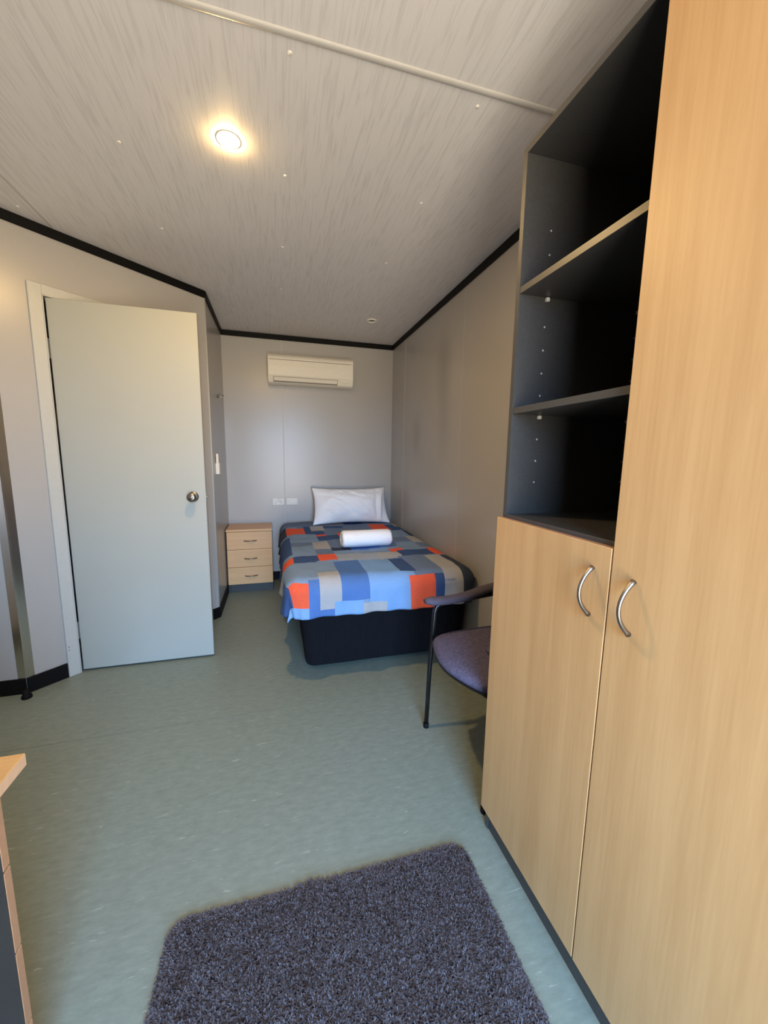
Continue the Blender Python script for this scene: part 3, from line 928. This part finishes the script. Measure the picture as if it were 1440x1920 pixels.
def smooth_loop(pts, n=3):
    pts = [Vector(p) for p in pts]
    for _ in range(n):
        out = []
        for a, b in zip(pts, pts[1:] + pts[:1]):
            out += [a.lerp(b, .25), a.lerp(b, .75)]
        pts = out
    return pts


def cushion(name, loop, prof, mat, parent, dome=0.0):
    """Pad with the given plan outline; prof lists (inset, z) from the underside to the top."""
    n = len(loop); bm = bmesh.new(); rings = []
    c = sum(loop, Vector((0, 0))) / n
    for ins, z in prof:
        ring = []
        for q in loop:
            d = (c - q); ring.append(bm.verts.new((q + d.normalized() * ins).to_3d() + Vector((0, 0, z))))
        rings.append(ring)
    for k in range(1, 5):
        f = 1 - k / 5
        last = rings[len(prof) - 1]
        rings.append([bm.verts.new(((v.co.x - c.x) * f + c.x, (v.co.y - c.y) * f + c.y, prof[-1][1] + dome * (1 - f * f))) for v in last])
    for a, b in zip(rings, rings[1:]):
        for k in range(n):
            bm.faces.new((a[k], a[(k + 1) % n], b[(k + 1) % n], b[k]))
    bm.faces.new(rings[0][::-1]); bm.faces.new(rings[-1])
    return add(name, bm_mesh(bm, name), mat, parent, smooth=True)


seat_loop = smooth_loop([(-.235, .225), (-.285, .13), (-.315, .0), (-.285, -.13), (-.235, -.225), (.02, -.228), (.19, -.20), (.20, 0), (.19, .20), (.02, .228)], 3)
st = cushion('seat', seat_loop, [(.012, .438), (.003, .442), (0, .452), (.003, .466), (.014, .476)], 'chair_fabric', ch, dome=.008)
st['label'] = 'mauve tweed seat pad'
cushion('seat_shell', seat_loop, [(.030, .418), (.016, .420), (.006, .428), (.006, .4375)], 'tube', ch)
for s in (1, -1):
    tube('leg', [(-.250, s * .236, 0.006), (-.240, s * .238, .30), (-.222, s * .240, .57), (-.214, s * .240, .594), (-.185, s * .240, .606), (.10, s * .238, .622), (.20, s * .215, .640)], .0105, 'tube', ch)
    tube('leg', [(.225, s * .205, 0.006), (.175, s * .205, .42), (.19, s * .205, .60), (.225, s * .195, .84)], .0105, 'tube', ch)
    tube('seat_rail', [(-.234, s * .232, .428), (.05, s * .214, .426), (.175, s * .205, .424)], .009, 'tube', ch)
    for x, y in ((-.250, .236), (.225, .205)):
        f = add('foot_cap', lathe_mesh('foot_cap', [(0, 0), (.0125, 0), (.0135, .003), (.0130, .022), (0, .022)], 14), 'black', ch, smooth=True)
        f.location = (x, s * y, 0)
    # padded arm: a lens-shaped pad lying on the tube
    bm = bmesh.new(); rings = []; n = 16
    for k in range(15):
        a = k / 14
        x = -.272 + .43 * a
        w = .029 * (math.sin(math.pi * min(1, a * 6.0 + .42) / 2) if a < .1 else 1 - .25 * max(0, (a - .75) / .25) ** 2)
        w = max(w, .008)
        z = .626 - .012 * math.sin(math.pi * min(1, a * 1.4)) + .040 * a ** 2
        rings.append([bm.verts.new((x, s * .240 + w * math.cos(q * math.tau / n), z + (.021 if math.sin(q * math.tau / n) > 0 else .018) * (w / .029) * math.sin(q * math.tau / n))) for q in range(n)])
    for a_, b_ in zip(rings, rings[1:]):
        for q in range(n):
            bm.faces.new((a_[q], a_[(q + 1) % n], b_[(q + 1) % n], b_[q]))
    bm.faces.new(rings[0]); bm.faces.new(rings[-1])
    add('armrest', bm_mesh(bm, 'armrest'), 'arm_fabric', ch, smooth=True)
tube('cross_rail', [(.175, -.205, .424), (.175, .205, .424)], .009, 'tube', ch)
tube('cross_rail', [(-.235, -.20, .428), (-.275, 0, .428), (-.235, .20, .428)], .008, 'tube', ch)
bm = bmesh.new(); rows = []
NB, NH = 16, 10
for side in (1, -1):
    for j in range(NH + 1):
        for i in range(NB + 1):
            a, b = -1 + 2 * i / NB, -1 + 2 * j / NH
            th = .022 * max(0, (1 - abs(a) ** 5) * (1 - abs(b) ** 5)) ** .5
            y = a * .215 * (1 - .05 * abs(b) ** 3); z = .755 + b * .135 * (1 - .05 * abs(a) ** 3)
            rows.append(bm.verts.new((.198 - .03 * abs(a) ** 2 + (z - .755) * .14 - side * th, y, z)))
    o_ = 0 if side > 0 else (NH + 1) * (NB + 1)
    for j in range(NH):
        for i in range(NB):
            q = o_ + j * (NB + 1) + i
            bm.faces.new((rows[q], rows[q + 1], rows[q + NB + 2], rows[q + NB + 1]))
bmesh.ops.remove_doubles(bm, verts=bm.verts, dist=0.0003)
add('backrest', bm_mesh(bm, 'backrest'), 'chair_fabric', ch, smooth=True)

# ------------------------------------------------------------------ shaggy rug
RX0, RX1, RY0, RY1, RR = -0.312, 0.571, 0.12, 1.008, 0.055
rug = tag(empty('rug', ((RX0 + RX1) / 2, (RY0 + RY1) / 2, 0)), 'dark charcoal purple shaggy rug on the vinyl floor', 'rug')
RO = Vector(rug.location)


def rug_edge(x, y):
    """Signed distance inside the rug outline (wobbly rounded rectangle)."""
    w = 0.004 * noise.noise(Vector((x * 7, y * 7, 0)))
    cx, cy = (RX0 + RX1) / 2, (RY0 + RY1) / 2
    bump = 0.010 * math.exp(-((x - 0.075) / 0.035) ** 2) if y > cy else 0.0
    qx = abs(x - cx) - (RX1 - RX0) / 2 + RR; qy = abs(y - cy) - (RY1 - RY0) / 2 + RR - bump
    d = math.hypot(max(qx, 0), max(qy, 0)) + min(max(qx, qy), 0) - RR
    return -(d + w)


ol = rounded_rect(RX0 + .004, RX1 - .004, RY0 + .004, RY1 - .004, RR, 0.03)
bm = bmesh.new(); rings = []
for ins, z in ((.006, .0005), (0, .003), (.004, .007), (.016, .009)):
    ring = []
    n = len(ol)
    for k, q in enumerate(ol):
        t = ol[(k + 1) % n] - ol[k - 1]; nrm = Vector((t.y, -t.x)).normalized()
        ring.append(bm.verts.new((q.x - nrm.x * ins - RO.x, q.y - nrm.y * ins - RO.y, z)))
    rings.append(ring)
for a, b in zip(rings, rings[1:]):
    for k in range(n):
        bm.faces.new((a[k], a[(k + 1) % n], b[(k + 1) % n], b[k]))
bm.faces.new(rings[0]); bm.faces.new(rings[-1])
add('backing', bm_mesh(bm, 'backing'), 'rug_base', rug)
rv, rf = [], []
rnd = random.random
for _ in range(170000):
    x, y = RX0 - .01 + rnd() * (RX1 - RX0 + .02), RY0 - .01 + rnd() * (RY1 - RY0 + .02)
    d = rug_edge(x, y)
    if d < 0.005:
        continue
    flow = 1.2 * noise.noise(Vector((x * 22, y * 22, 0.5))) + 4.7
    a = flow + random.gauss(0, 1.3)
    ln = 0.004 + 0.005 * rnd(); hgt = (0.007 + 0.004 * rnd()) * min(1, 0.55 + d * 12)
    w = 0.0011 + 0.0007 * rnd()
    dx, dy = math.cos(a), math.sin(a)
    px, py = -dy * w, dx * w
    X, Y = x - RO.x, y - RO.y; z = 0.006
    i = len(rv)
    rv += [(X - px, Y - py, z), (X + px, Y + py, z),
           (X - px * 1.2 + dx * ln * .35, Y - py * 1.2 + dy * ln * .35, z + hgt * .7), (X + px * 1.2 + dx * ln * .35, Y + py * 1.2 + dy * ln * .35, z + hgt * .7),
           (X - px * .6 + dx * ln, Y - py * .6 + dy * ln, z + hgt), (X + px * .6 + dx * ln, Y + py * .6 + dy * ln, z + hgt)]
    rf += [(i, i + 1, i + 3, i + 2), (i + 2, i + 3, i + 5, i + 4)]
me = bpy.data.meshes.new('pile'); me.from_pydata(rv, [], rf)
pile = add('pile', me, fabric('rug_yarn', (92, 88, 94), var=0.55, scale=700, bump=0.0, sheen=0.0), rug)
pile['kind'] = 'stuff'
